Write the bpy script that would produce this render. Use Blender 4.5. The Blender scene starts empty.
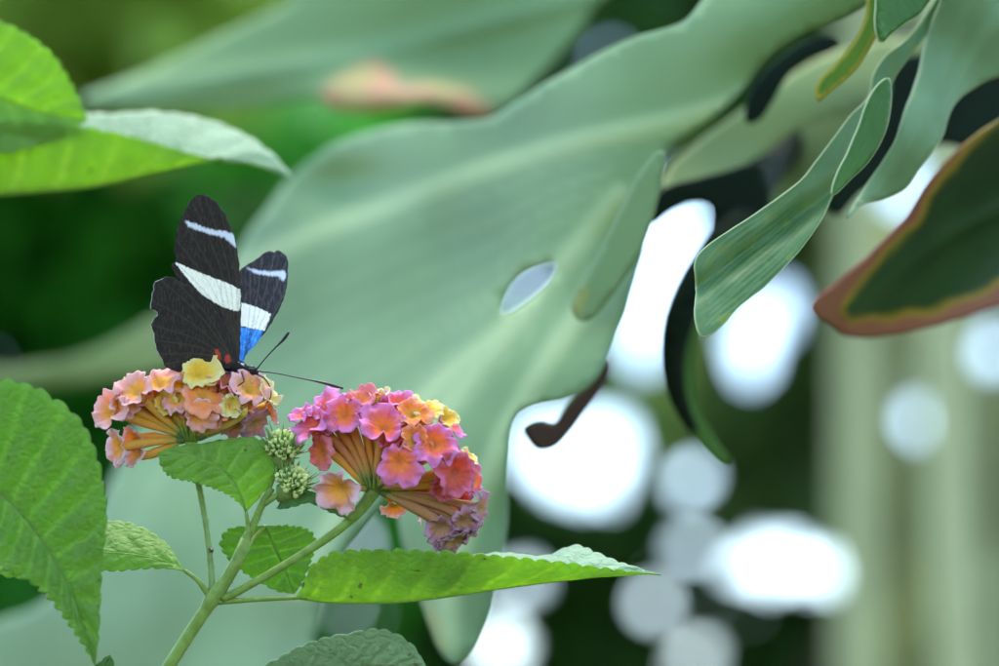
import bpy, math, random
import numpy as np
from mathutils import Vector, noise
from mathutils.geometry import delaunay_2d_cdt
R_ = math.radians
random.seed(4)
scene = bpy.context.scene
COL = scene.collection

# ------------------------------------------------------------------ camera
FOC, SENS, D0 = 150.0, 36.0, 0.833          # lens (mm), sensor (mm), focus distance (m)
PITCH = R_(9)
CAM = Vector((0, 0, 0.60))
FW = Vector((0, math.cos(PITCH), math.sin(PITCH)))
UP = Vector((0, -math.sin(PITCH), math.cos(PITCH)))
RT = Vector((1, 0, 0))
K = SENS / FOC / 999.0
S = D0 * K                                   # metres per picture unit at the focus distance (about 0.2 mm)

def VD(x, y, D):
    return CAM + FW * D + RT * ((x - 499.5) * K * D) + UP * ((333 - y) * K * D)
def P(x, y, dz=0.0):
    return VD(x, y, D0 + dz * S)
def N3(a, b, c):                             # a right, b up, c towards the camera
    return (RT * a + UP * b - FW * c).normalized()

cam = bpy.data.cameras.new('camera'); co = bpy.data.objects.new('camera', cam); COL.objects.link(co)
co.location = CAM; co.rotation_euler = (math.pi / 2 + PITCH, 0, 0)
cam.lens = FOC; cam.sensor_width = SENS; cam.sensor_fit = 'HORIZONTAL'
cam.clip_start = 0.01; cam.clip_end = 6000
cam.dof.use_dof = True; cam.dof.focus_distance = D0; cam.dof.aperture_fstop = 9.4
scene.camera = co

# ------------------------------------------------------------------ light
SUN_EL, SUN_AZ = R_(70), R_(8)             # azimuth from +Y, negative to the left
w = bpy.data.worlds.new('World'); scene.world = w; w.use_nodes = True
nt = w.node_tree; nt.nodes.clear()
sky = nt.nodes.new('ShaderNodeTexSky'); sky.sky_type = 'NISHITA'; sky.sun_disc = False
sky.sun_elevation = SUN_EL; sky.sun_rotation = SUN_AZ
sky.air_density = 1.0; sky.dust_density = 0.3; sky.ozone_density = 1.2
bg = nt.nodes.new('ShaderNodeBackground'); bg.inputs['Strength'].default_value = 0.15
wo = nt.nodes.new('ShaderNodeOutputWorld')
nt.links.new(sky.outputs[0], bg.inputs[0]); nt.links.new(bg.outputs[0], wo.inputs[0])
sl = bpy.data.lights.new('sun', 'SUN'); sl.energy = 1.3; sl.angle = R_(40); sl.color = (1.0, 0.91, 0.74)
so = bpy.data.objects.new('sun', sl); COL.objects.link(so)
sd = Vector((math.sin(SUN_AZ) * math.cos(SUN_EL), math.cos(SUN_AZ) * math.cos(SUN_EL), math.sin(SUN_EL)))
so.rotation_euler = sd.to_track_quat('Z', 'Y').to_euler(); so.location = sd * 20
scene.view_settings.view_transform = 'Standard'; scene.view_settings.look = 'None'
scene.view_settings.gamma = 1; scene.view_settings.exposure = 2.25
scene.view_settings.use_curve_mapping = False

# ------------------------------------------------------------------ helpers
def thing(name, label, cat, loc, group=None):
    o = bpy.data.objects.new(name, None); COL.objects.link(o)
    o.location = loc; o.empty_display_size = 0.01
    o['label'] = label; o['category'] = cat
    if group: o['group'] = group
    return o
def root_of(o):
    while o.parent: o = o.parent
    return o
def obj(name, verts, faces, mat, parent=None, attrs=None, cols=None, thick=0.0, smooth=True):
    off = root_of(parent).location if parent else Vector((0, 0, 0))
    me = bpy.data.meshes.new(name)
    me.from_pydata([tuple(Vector(v) - off) for v in verts], [], faces)
    me.materials.append(mat)
    if attrs:
        for k, a in attrs.items():
            at = me.attributes.new(k, 'FLOAT', 'POINT'); at.data.foreach_set('value', np.asarray(a, dtype=np.float32))
    if cols is not None:
        at = me.attributes.new('Col', 'FLOAT_COLOR', 'POINT')
        c = np.ones((len(verts), 4), dtype=np.float32); c[:, :3] = np.asarray(cols); at.data.foreach_set('color', c.ravel())
    if smooth: me.polygons.foreach_set('use_smooth', [True] * len(me.polygons))
    me.update()
    o = bpy.data.objects.new(name, me); COL.objects.link(o)
    if parent: o.parent = parent
    if thick:
        m = o.modifiers.new('thickness', 'SOLIDIFY'); m.thickness = thick; m.offset = 0
    return o

def spl(pts, n, closed=False):               # Catmull-Rom, resampled evenly along its length
    p = np.array(pts, dtype=float)
    q = np.vstack([p[-1], p, p[0], p[1]]) if closed else np.vstack([2 * p[0] - p[1], p, 2 * p[-1] - p[-2]])
    out = []
    for i in range(len(q) - 3):
        a, b, c, d = q[i:i + 4]
        for t in np.arange(16) / 16.0:
            out.append(0.5 * (2 * b + (c - a) * t + (2 * a - 5 * b + 4 * c - d) * t * t + (3 * b - a - 3 * c + d) * t ** 3))
    out.append(p[0] if closed else p[-1]); out = np.array(out)
    L = np.concatenate([[0], np.cumsum(np.linalg.norm(np.diff(out, axis=0), axis=1))])
    s = np.linspace(0, L[-1], n + 1)[:-1] if closed else np.linspace(0, L[-1], n)
    return np.stack([np.interp(s, L, out[:, k]) for k in range(out.shape[1])], axis=1)
def inside(p, poly):
    x, y = p[:, 0], p[:, 1]; r = np.zeros(len(p), bool); j = len(poly) - 1
    for i in range(len(poly)):
        xi, yi = poly[i]; xj, yj = poly[j]
        c = ((yi > y) != (yj > y)) & (x < (xj - xi) * (y - yi) / ((yj - yi) if yj != yi else 1e-9) + xi)
        r ^= c; j = i
    return r
def dist(p, line, closed=False):
    l = np.array(line, float)[:, :2]
    if closed: l = np.vstack([l, l[:1]])
    best = np.full(len(p), 1e9)
    for a, b in zip(l[:-1], l[1:]):
        ab = b - a; t = np.clip(((p - a) @ ab) / max(ab @ ab, 1e-9), 0, 1)
        best = np.minimum(best, np.linalg.norm(p - (a + t[:, None] * ab), axis=1))
    return best
def sdist(p, poly):                          # positive inside
    d = dist(p, poly, True); return np.where(inside(p, np.array(poly, float)), d, -d)
def nz(x, y, s, seed=0.0):
    return noise.noise(Vector((x * s, y * s, seed)))

def blade(name, outline, depth, mat, parent=None, sp=8.0, veins=(), holes=(), masks=None, thick=0.0006, ridge=0.0, wob=1.2, wf=.05, smooth_out=True):
    """a leaf surface: outline with its own distance, relief and thickness"""
    o = np.array(outline, float)
    if smooth_out:
        per = np.sum(np.linalg.norm(np.roll(o, -1, 0) - o, axis=1)); o = spl(o, int(per / sp) + 8, True)
        o = o + np.array([[wob * nz(a, b, wf, 1.7), wob * nz(a, b, wf, 8.1)] for a, b in o])
    hs = [spl(h, 40, True) for h in holes]
    mn, mx = o.min(0), o.max(0); g = []
    yy = mn[1]; row = 0
    while yy < mx[1]:
        xx = mn[0] + (sp * 0.5 if row % 2 else 0)
        while xx < mx[0]:
            g.append((xx + random.uniform(-.15, .15) * sp, yy + random.uniform(-.15, .15) * sp)); xx += sp
        yy += sp * 0.866; row += 1
    g = np.array(g); k = inside(g, o); g = g[k]; g = g[dist(g, o, True) > sp * 0.55]
    for h in hs: g = g[~inside(g, h)]; g = g[dist(g, h, True) > sp * .4]
    pts = [Vector(p) for p in o] + [Vector(p) for p in g]
    n = len(o); E = [(i, (i + 1) % n) for i in range(n)]
    for h in hs:
        b = len(pts); pts += [Vector(p) for p in h]; E += [(b + i, b + (i + 1) % len(h)) for i in range(len(h))]
    v2, _, fs, *_ = delaunay_2d_cdt(pts, E, [], 1, 1e-6)
    p2 = np.array([tuple(v) for v in v2])
    fs = [tuple(f) for f in fs]
    if hs:
        c = np.array([p2[list(f)].mean(0) for f in fs]); bad = np.zeros(len(fs), bool)
        for h in hs: bad |= inside(c, h)
        fs = [f for f, b in zip(fs, bad) if not b]
    vd = np.full(len(p2), 1e3)
    for v in veins: vd = np.minimum(vd, dist(p2, spl(v, 40)) + (12.5 if len(v) == 9 else 0))
    ed = dist(p2, o, True)
    verts = []
    for (x, y), d in zip(p2, vd):
        D = depth(x, y) - ridge * math.exp(-(d / 9.0) ** 2)
        verts.append(VD(x, y, D))
    at = {'edge': ed, 'vein': vd}
    for k in (masks or {}): at[k] = sdist(p2, masks[k])
    return obj(name, verts, fs, mat, parent, at, thick=thick)

def tube_geo(path, radii, seg=10, flat=1.0, caps=True):
    """path: world points; one continuous tapered tube"""
    path = [Vector(p) for p in path]; n = len(path)
    if not hasattr(radii, '__len__'): radii = [radii] * n
    t0 = (path[1] - path[0]).normalized()
    a = Vector((0, 0, 1)) if abs(t0.z) < 0.9 else Vector((0, 1, 0))
    u = t0.cross(a).normalized(); V = []; F = []
    for i in range(n):
        t = (path[min(i + 1, n - 1)] - path[max(i - 1, 0)]).normalized()
        u = (u - t * u.dot(t)).normalized(); b = t.cross(u)
        for k in range(seg):
            an = 2 * math.pi * k / seg
            V.append(path[i] + (u * math.cos(an) + b * math.sin(an) * flat) * radii[i])
    for i in range(n - 1):
        for k in range(seg):
            F.append((i * seg + k, i * seg + (k + 1) % seg, (i + 1) * seg + (k + 1) % seg, (i + 1) * seg + k))
    if caps:
        F.append(tuple(range(seg - 1, -1, -1))); F.append(tuple(range((n - 1) * seg, n * seg)))
    return V, F
def tube(name, pts, radii, mat, parent=None, n=24, seg=10, wobble=0.0, attrs=None, hairs=0):
    """pts: (x, y, dz[, r]) in picture units at the focus plane"""
    a = spl([p[:3] for p in pts], n)
    r = np.interp(np.linspace(0, 1, n), np.linspace(0, 1, len(radii)), radii)
    if wobble: r = r * (1 + wobble * np.array([nz(i * .9, radii[0], 1.0, 3.3) for i in range(n)]))
    V, F = tube_geo([P(*q) for q in a], [x * S for x in r], seg)
    if hairs:
        rnd = random.Random(len(pts) * 7 + int(pts[0][0]))
        for _ in range(hairs):
            i = rnd.randrange(n - 1)
            if not -20 < a[i][1] < 700: continue
            k = rnd.randrange(seg); c0 = P(*a[i]).lerp(P(*a[i + 1]), rnd.random()); ax_ = (P(*a[i + 1]) - P(*a[i])).normalized()
            d_ = V[i * seg + k] - P(*a[i]); d_ = (d_ - ax_ * d_.dot(ax_)).normalized(); p0 = c0 + d_ * r[i] * S * .95; L = S * rnd.uniform(1.6, 3.4)
            s_ = ax_ * (.22 * S); b = len(V); w_ = ax_.cross(d_) * (.22 * S)
            V += [p0 - s_, p0 + s_ * .5 + w_, p0 + s_ * .5 - w_, p0 + d_ * L + ax_ * L * rnd.uniform(-.2, .5)]; F += [(b, b + 1, b + 3), (b + 1, b + 2, b + 3), (b + 2, b, b + 3)]
    return obj(name, V, F, mat, parent, attrs)

class Geo:
    def __init__(s): s.v = []; s.f = []; s.c = []
    def add(s, V, F, c=None):
        b = len(s.v); s.v += list(V); s.f += [tuple(i + b for i in f) for f in F]
        if c is not None: s.c += [c] * len(V) if np.ndim(c) == 1 else list(c)

# ------------------------------------------------------------------ materials
def nodes(name):
    m = bpy.data.materials.new(name); m.use_nodes = True; t = m.node_tree; t.nodes.clear()
    return m, t, t.nodes.new, t.links.new
def attr(t, name):
    a = t.nodes.new('ShaderNodeAttribute'); a.attribute_name = name; return a
def rng(t, sock, a, b, c=0.0, d=1.0, smooth=True):
    n = t.nodes.new('ShaderNodeMapRange'); n.interpolation_type = 'SMOOTHSTEP' if smooth else 'LINEAR'
    n.inputs[1].default_value = a; n.inputs[2].default_value = b; n.inputs[3].default_value = c; n.inputs[4].default_value = d
    t.links.new(sock, n.inputs[0]); return n.outputs[0]
def mix(t, fac, a, b):
    n = t.nodes.new('ShaderNodeMix'); n.data_type = 'RGBA'
    for s, v in ((n.inputs[0], fac), (n.inputs[6], a), (n.inputs[7], b)):
        if hasattr(v, 'node'): t.links.new(v, s)
        elif isinstance(v, (int, float)): s.default_value = v
        else: s.default_value = (*v, 1)
    return n.outputs[2]
def mth(t, op, a, b=0.0):
    n = t.nodes.new('ShaderNodeMath'); n.operation = op
    for s, v in ((n.inputs[0], a), (n.inputs[1], b)):
        if hasattr(v, 'node'): t.links.new(v, s)
        else: s.default_value = v
    return n.outputs[0]
def noi(t, scale, detail=3.0, stretch=None, rough=0.5):
    tc = t.nodes.new('ShaderNodeTexCoord'); n = t.nodes.new('ShaderNodeTexNoise')
    n.inputs['Scale'].default_value = scale; n.inputs['Detail'].default_value = detail; n.inputs['Roughness'].default_value = rough
    if stretch:
        mp = t.nodes.new('ShaderNodeMapping'); mp.inputs['Scale'].default_value = stretch[0]; mp.inputs['Rotation'].default_value = stretch[1]
        t.links.new(tc.outputs['Object'], mp.inputs[0]); t.links.new(mp.outputs[0], n.inputs[0])
    else: t.links.new(tc.outputs['Object'], n.inputs[0])
    return n.outputs[0]
def finish(m, t, col, rough=0.5, spec=0.4, trans=None, tf=0.0, bump=None, bs=0.3, bd=0.0003, sheen=0.0):
    p = t.nodes.new('ShaderNodeBsdfPrincipled'); p.inputs['Roughness'].default_value = rough
    p.inputs['Specular IOR Level'].default_value = spec
    if sheen: p.inputs['Sheen Weight'].default_value = sheen
    t.links.new(col, p.inputs[0]) if hasattr(col, 'node') else setattr(p.inputs[0], 'default_value', (*col, 1))
    if bump is not None:
        b = t.nodes.new('ShaderNodeBump'); b.inputs['Strength'].default_value = bs; b.inputs['Distance'].default_value = bd
        t.links.new(bump, b.inputs['Height']); t.links.new(b.outputs[0], p.inputs['Normal'])
    out = t.nodes.new('ShaderNodeOutputMaterial'); sh = p.outputs[0]
    if tf:
        tr = t.nodes.new('ShaderNodeBsdfTranslucent')
        t.links.new(trans, tr.inputs[0]) if hasattr(trans, 'node') else setattr(tr.inputs[0], 'default_value', (*trans, 1))
        x = t.nodes.new('ShaderNodeMixShader'); x.inputs[0].default_value = tf
        t.links.new(sh, x.inputs[1]); t.links.new(tr.outputs[0], x.inputs[2]); sh = x.outputs[0]
    t.links.new(sh, out.inputs[0]); return m

def big_leaf_mat(name, base, base2, vein, veinw, edge=None, ew=(2, 6), edge2=None, ew2=(0, 0), trans=(.20, .36, .17), tf=.2, rough=.55, spec=.15, burn=None, yel=None, mott=None, ns=40):
    m, t, N, L = nodes(name)
    c = mix(t, rng(t, noi(t, ns, 4), .35, .65), base, base2)
    c = mix(t, rng(t, noi(t, 300, 3), .3, .75, 0, .25), c, base2)
    if mott: c = mix(t, rng(t, noi(t, 260, 3), .54, .68, 0, .8), c, mott)
    c = mix(t, rng(t, attr(t, 'vein').outputs['Fac'], veinw, 0, 0, .8), c, vein)
    if edge2:
        jit = mth(t, 'ADD', attr(t, 'edge').outputs['Fac'], rng(t, noi(t, 55, 5), .2, .8, -13, 13, False))
        c = mix(t, rng(t, jit, ew2[0], ew2[1], 1, 0), c, edge2)
        c = mix(t, rng(t, jit, ew[0], ew[1], 1, 0), c, edge)
    elif edge: c = mix(t, rng(t, attr(t, 'edge').outputs['Fac'], ew[0], ew[1], 1, 0), c, edge)
    if yel: c = mix(t, rng(t, attr(t, 'yel').outputs['Fac'], -6, 12, 0, .85), c, yel)
    if burn: c = mix(t, rng(t, attr(t, 'burn').outputs['Fac'], -5, 7), c, mix(t, rng(t, noi(t, 60), .4, .6), burn[0], burn[1]))
    return finish(m, t, c, rough, spec, trans, tf, noi(t, 350, 4), .25, .0006)

def lantana_mat(name, base, base2, vein, trans, tf=.42, rough=.5):
    m, t, N, L = nodes(name)
    c = mix(t, rng(t, noi(t, 140, 4), .35, .65), base, base2)
    v = attr(t, 'vein').outputs['Fac']
    c = mix(t, mth(t, 'MULTIPLY', v, .7), c, vein)
    vo = t.nodes.new('ShaderNodeTexVoronoi'); vo.feature = 'DISTANCE_TO_EDGE'; vo.inputs['Scale'].default_value = 480
    tc = t.nodes.new('ShaderNodeTexCoord'); nv_ = t.nodes.new('ShaderNodeTexNoise'); nv_.inputs['Scale'].default_value = 500; t.links.new(tc.outputs['Object'], nv_.inputs[0])
    vm = t.nodes.new('ShaderNodeVectorMath'); vm.operation = 'MULTIPLY_ADD'; t.links.new(nv_.outputs['Color'], vm.inputs[0]); vm.inputs[1].default_value = (.0016,) * 3
    t.links.new(tc.outputs['Object'], vm.inputs[2]); t.links.new(vm.outputs[0], vo.inputs['Vector'])
    cell = rng(t, vo.outputs['Distance'], 0, .28)
    c = mix(t, rng(t, cell, 0, 1, .35, 0, False), c, vein)
    h = mth(t, 'ADD', mth(t, 'MULTIPLY', cell, .7), noi(t, 2500, 3))
    tcol = mix(t, rng(t, noi(t, 160, 4), .3, .7), tuple(x * .84 for x in trans), trans)
    fl = rng(t, noi(t, 420, 1), .735, .765)
    c = mix(t, mth(t, 'MULTIPLY', fl, .7), c, (.10, .07, .03))
    tcol = mix(t, mth(t, 'MULTIPLY', fl, .75), tcol, (.12, .10, .03))
    tcol = mix(t, mth(t, 'MULTIPLY', v, .65), tcol, tuple(min(.95, x * 1.25 + .05) for x in trans))
    tcol = mix(t, rng(t, cell, 0, 1, .3, 0, False), tcol, tuple(x * .5 for x in trans))
    return finish(m, t, c, rough, .35, tcol, tf, h, .6, .0006, sheen=.12)

M = {}
M['lant'] = lantana_mat('lantana leaf', (.12, .24, .03), (.16, .30, .04), (.26, .42, .09), (.52, .85, .08), .5)
M['lant_mid'] = lantana_mat('lantana leaf in full size', (.085, .19, .022), (.12, .245, .03), (.22, .36, .08), (.34, .66, .05), .42)
M['lant_dark'] = lantana_mat('mature lantana leaf', (.045, .13, .016), (.06, .165, .02), (.11, .22, .05), (.16, .42, .03), .35)
M['lant_pale'] = lantana_mat('lantana leaf upper side with sky sheen', (.20, .35, .16), (.26, .42, .21), (.28, .42, .22), (.16, .34, .06), .25, .55)  # paler and greyer: sky sheen on the hairy upper side, put into the colour
def stem_mat(name, a, b, rough=.5, spec=.3):
    m, t, N, L = nodes(name)
    c = mix(t, rng(t, noi(t, 500, 4), .35, .65), a, b)
    return finish(m, t, c, rough, spec, tuple(x * 1.6 for x in b), .12, noi(t, 3000, 3), .4, .0003)
M['stem'] = stem_mat('green stem', (.15, .24, .035), (.21, .32, .06))
M['stem_pale'] = stem_mat('pale stem', (.17, .27, .07), (.22, .33, .10))
M['dark_stem'] = stem_mat('dark petiole', (.007, .013, .007), (.012, .022, .011), .75, .04)
M['wood'] = stem_mat('brown bark', (.06, .045, .03), (.10, .08, .05))
def col_mat(name, rough=.65, spec=.16, tf=.36, bs=.35, ns=2200):
    m, t, N, L = nodes(name)
    c = attr(t, 'Col').outputs['Color']
    c = mix(t, rng(t, noi(t, ns, 3), .3, .7, 0, .10), c, mix(t, .6, c, (.9, .75, .75)))
    return finish(m, t, c, rough, spec, c, tf, noi(t, 1800, 4), bs, .0004)
M['petal'] = col_mat('petal')
M['bud'] = col_mat('bud', .5, .35, .15, .2)
def plain(name, c, rough=.4, spec=.5, bump=None, bs=.3):
    m, t, N, L = nodes(name)
    cc = mix(t, rng(t, noi(t, 1500, 3), .35, .65), c, tuple(x * 1.6 for x in c))
    return finish(m, t, cc, rough, spec, bump=noi(t, bump, 3) if bump else None, bs=bs, bd=.0003)
M['black'] = plain('black chitin', (.008, .008, .009), .35)
M['insect'] = plain('brown insect shell', (.035, .012, .008), .4)
M['eye'] = plain('compound eye', (.01, .008, .007), .18, .6)
# body: black hair with white spots
m, t, N, L = nodes('butterfly body')
c = mix(t, rng(t, noi(t, 900, 3), .6, .66), (.012, .011, .011), (.55, .53, .48))
M['body'] = finish(m, t, c, .7, .25, bump=noi(t, 5000, 3), bs=.8, bd=.0005)
# wings
def wing_mat(name, dark, dark2, blue=True):
    m, t, N, L = nodes(name)
    st = noi(t, 1, 4, ((2600, 2600, 260), (0, R_(-20), 0)))
    fine = noi(t, 4500, 2)
    c = mix(t, rng(t, st, .42, .72), dark, dark2)
    c = mix(t, rng(t, attr(t, 'vein').outputs['Fac'], 1.2, .2, 0, .75), c, tuple(x * 1.35 for x in dark2))
    c = mix(t, rng(t, noi(t, 1, 5, ((2600, 2600, 700), (0, R_(-35), 0)), .7), .62, .72, 0, .35), c, (.22, .2, .18))
    jit = mth(t, 'ADD', rng(t, noi(t, 1, 4, ((2200, 2200, 500), (0, R_(-28), 0))), 0, 1, -1.6, 1.6, False), rng(t, fine, 0, 1, -.8, .8, False))
    white = mix(t, rng(t, st, .35, .7), (.96, .92, .76), (.86, .82, .64))
    b1 = mth(t, 'ADD', attr(t, 'white').outputs['Fac'], jit)
    wv = mix(t, rng(t, attr(t, 'vein').outputs['Fac'], 1.1, .2, 0, .28), white, (.10, .09, .08))
    if blue:
        b2 = mth(t, 'ADD', attr(t, 'blue').outputs['Fac'], jit)
        bl = mix(t, rng(t, attr(t, 'vein').outputs['Fac'], .9, .1, 0, .8), mix(t, rng(t, st, .35, .65), (.02, .20, .66), (.07, .36, .82)), (.01, .04, .12))
        c = mix(t, rng(t, b2, -.6, 1.0), c, bl)
    c = mix(t, rng(t, b1, -1.2, .1), c, wv)
    b3 = mth(t, 'ADD', attr(t, 'faint').outputs['Fac'], mth(t, 'MULTIPLY', jit, 1.3))
    c = mix(t, rng(t, b3, -2.0, .9, 0, .9), c, (.72, .74, .78))
    b4 = mth(t, 'ADD', mth(t, 'ADD', attr(t, 'red').outputs['Fac'], jit), .8)
    c = mix(t, rng(t, b4, -.6, .9, 0, .9), c, (.45, .045, .025))
    e = mth(t, 'ADD', attr(t, 'fringe').outputs['Fac'], mth(t, 'MULTIPLY', jit, .5))
    c = mix(t, rng(t, e, .1, .7, .8, 0), c, (.6, .6, .58))
    return finish(m, t, c, .6, .3, c, .06, mth(t, 'ADD', mth(t, 'MULTIPLY', st, .5), fine), .3, .0003)
M['wing'] = wing_mat('wing underside', (.013, .009, .006), (.036, .026, .017))
M['wing_top'] = wing_mat('wing upper side', (.012, .010, .009), (.055, .047, .042))

PALE, PALE2 = (.150, .240, .092), (.195, .305, .118)
M['pale'] = big_leaf_mat('grey green leaf', PALE, PALE2, (.21, .34, .17), 9, edge=(.20, .30, .13), ew=(1, 6), yel=(.45, .36, .06), ns=14)
M['burnt'] = big_leaf_mat('grey green leaf with burnt edge', PALE, PALE2, (.2, .33, .17), 9, burn=((.60, .24, .15), (.46, .36, .13)), ns=14)
M['shade'] = big_leaf_mat('leaf in painted shade', (.005, .011, .006), (.009, .018, .009), (.009, .018, .009), 2, tf=.03, trans=(.02, .06, .01), rough=.6, spec=.06)  # near-black: the deep shade between the leaves is put into the colour
M['curl'] = big_leaf_mat('blue green leaf', (.048, .12, .032), (.10, .195, .075), (.14, .245, .09), 1.9, edge=(.34, .42, .18), ew=(.3, 1.3), mott=(.15, .21, .03), rough=.45, yel=(.20, .28, .03))
M['inner'] = big_leaf_mat('mid green leaf', (.03, .12, .018), (.05, .155, .025), (.09, .2, .05), 1.0, edge=(.36, .42, .2), ew=(.3, 1.3), rough=.35, tf=.2, trans=(.1, .32, .03))
M['yellowing'] = big_leaf_mat('yellowing leaf', (.07, .16, .015), (.12, .22, .02), (.12, .22, .03), 2, edge=(.35, .30, .04), ew=(1, 6), tf=.25, trans=(.25, .4, .03))
M['pale_right'] = big_leaf_mat('glaucous leaf', (.17, .28, .13), (.20, .32, .16), (.24, .34, .17), 2, edge=(.33, .42, .22), ew=(.5, 2.5))
M['brown'] = big_leaf_mat('dark leaf with brown margin', (.014, .04, .012), (.02, .065, .016), (.03, .08, .02), 3, edge=(.29, .11, .06), ew=(8, 19), edge2=(.36, .25, .02), ew2=(12, 27), tf=.1, trans=(.05, .15, .02), rough=.45, spec=.35)
M['soft'] = big_leaf_mat('matt green leaf', (.05, .12, .02), (.08, .16, .03), (.1, .2, .04), 2, rough=.75, spec=.1, tf=.25, trans=(.15, .3, .04))
M['withered'] = plain('withered brown leaf', (.035, .020, .012), .8, .05)
def far_leaf(name, a, b, trans, tf=.3, rough=.55):
    m, t, N, L = nodes(name)
    c = mix(t, rng(t, noi(t, 9, 3), .35, .65), a, b)
    return finish(m, t, c, rough, .3, trans, tf)
M['far_dark'] = far_leaf('dark foliage', (.045, .115, .028), (.07, .16, .04), (.16, .38, .06), .45)
M['far_green'] = far_leaf('green foliage', (.03, .24, .02), (.05, .34, .03), (.05, .30, .022), .42)
M['far_olive'] = far_leaf('olive foliage', (.22, .33, .06), (.27, .40, .07), (.5, .72, .09), .45)
M['far_pale'] = far_leaf('pale olive foliage', (.28, .31, .12), (.36, .38, .17), (.45, .50, .18), .38)
M['far_mid'] = far_leaf('mid green foliage', (.10, .17, .05), (.14, .21, .07), (.22, .36, .08), .4)
M['cane'] = stem_mat('pale olive cane', (.33, .36, .15), (.42, .43, .21))
M['cane_green'] = stem_mat('green cane', (.15, .21, .05), (.19, .25, .07))
m, t, N, L = nodes('soil and leaf litter')
c = mix(t, rng(t, noi(t, 6, 6), .4, .6), (.05, .07, .025), (.09, .075, .045))
M['ground'] = finish(m, t, c, .9, .2, bump=noi(t, 20, 6), bs=.6, bd=.02)

# ------------------------------------------------------------------ ground
V = []; F = []
rad = [0, 3, 10, 40, 200, 1000, 4000]
V.append(Vector((0, 0, 0)))
for r in rad[1:]:
    for k in range(48): V.append(Vector((r * math.cos(k * math.pi / 24), r * math.sin(k * math.pi / 24), 0)))
for k in range(48): F.append((0, 1 + k, 1 + (k + 1) % 48))
for i in range(len(rad) - 2):
    for k in range(48):
        a = 1 + i * 48; b = a + 48; F.append((a + k, b + k, b + (k + 1) % 48, a + (k + 1) % 48))
g = obj('ground', V, F, M['ground']); g['kind'] = 'structure'

# ------------------------------------------------------------------ far shrubs, canes: the sky shows through the gaps
GAPS = [(548, 448, 25, 27), (600, 442, 30, 22), (588, 470, 32, 25), (674, 258, 22, 56), (642, 335, 12, 32), (752, 345, 15, 34), (778, 308, 10, 20), (775, 562, 31, 18), (844, 571, 27, 15),
        (922, 422, 13, 13), (912, 388, 6, 5), (995, 350, 12, 13), (915, 178, 17, 28), (700, 548, 5, 5), (652, 605, 7, 7), (697, 656, 7, 7), (864, 588, 6, 5),
        (500, 648, 13, 22), (362, 542, 13, 6), (345, 606, 6, 4), (412, 632, 5, 5), (527, 580, 7, 7), (688, 482, 8, 8), (530, 288, 9, 7), (700, 470, 4, 4), (740, 612, 4, 4), (955, 470, 4, 4), (965, 560, 5, 5), (905, 620, 4, 4)]
def crown(name, mat, parent, x0, x1, y0, y1, Da, Db, n, size, seed, droop=.4, aspect=.42, gaps=True):
    n = int(n * 1.5)
    rnd = random.Random(seed); G = Geo(); made = 0; tries = 0
    while made < n and tries < n * 6:
        tries += 1
        x, y, D = rnd.uniform(x0, x1), rnd.uniform(y0, y1), rnd.uniform(Da, Db)
        # ragged ellipse-like outline to the crown
        ex = (x - (x0 + x1) / 2) / ((x1 - x0) / 2); ey = (y - (y0 + y1) / 2) / ((y1 - y0) / 2)
        if abs(ex) ** 4 + abs(ey) ** 4 > 1 + .35 * nz(x, y, .012, seed): continue
        c = VD(x, y, D); L = size * rnd.uniform(.6, 1.25); W = L * aspect
        d = Vector((rnd.gauss(0, 1), rnd.gauss(0, 1), rnd.gauss(-droop, .7))).normalized()
        s = d.cross(Vector((rnd.gauss(0, .5), rnd.gauss(0, .5), 1))).normalized(); nrm = s.cross(d).normalized()
        prof = [(-.5, .0), (-.3, .38), (0, .5), (.28, .34), (.5, 0)]
        V = []
        for (u, wd) in prof:
            m_ = c + d * (u * L) - nrm * (u * u * L * .35)
            V += [m_ - s * (wd * W) + nrm * (wd * W * .3), m_, m_ + s * (wd * W) + nrm * (wd * W * .3)]
        if gaps:
            bad = False; T = []
            for i in range(4):
                for f in (0, .33, .67):
                    ro = [V[i * 3 + k].lerp(V[i * 3 + 3 + k], f) for k in range(3)]
                    T += [ro[0], ro[0].lerp(ro[1], .5), ro[1], ro[1].lerp(ro[2], .5), ro[2]]
            for p in T:
                q = p - CAM; dd = q.dot(FW); px = 499.5 + q.dot(RT) / dd / K; py = 333 - q.dot(UP) / dd / K
                for gx, gy, rx, ry in GAPS:
                    if ((px - gx) / rx) ** 2 + ((py - gy) / ry) ** 2 < 1: bad = True; break
                if bad: break
            if bad: continue
        F = []
        for i in range(4):
            for k in range(2): F.append((i * 3 + k, i * 3 + k + 1, i * 3 + 4 + k, i * 3 + 3 + k))
        G.add(V, F); made += 1
    return obj(name, G.v, G.f, mat, parent)
def shrub(name, label, cat, mat, x0, x1, y0, y1, Da, Db, n, size, seed, group=None, **kw):
    b = VD((x0 + x1) / 2, 600, (Da + Db) / 2); b.z = 0
    t = thing(name, label, cat, b, group)
    top = VD((x0 + x1) / 2, (y0 + y1) / 2, (Da + Db) / 2 + .25)
    path = [b.lerp(top, k / 10) + Vector((.05 * math.sin(k * 1.7), .04 * math.cos(k * 2.1), 0)) * (k > 0) for k in range(11)]
    Gm = Geo(); Gm.add(*tube_geo(path, [.05 - .003 * k for k in range(11)], 10))
    obj('trunk', Gm.v, Gm.f, M['wood'], t)
    crown('crown', mat, t, x0, x1, y0, y1, Da, Db, n, size, seed, **kw)
    return t
shrub('shrub', 'bright green bush, all blur, behind the left wing edge of the butterfly', 'bush', M['far_green'], -320, 420, 60, 760, 4.6, 6.0, 2100, .16, 11)
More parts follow.
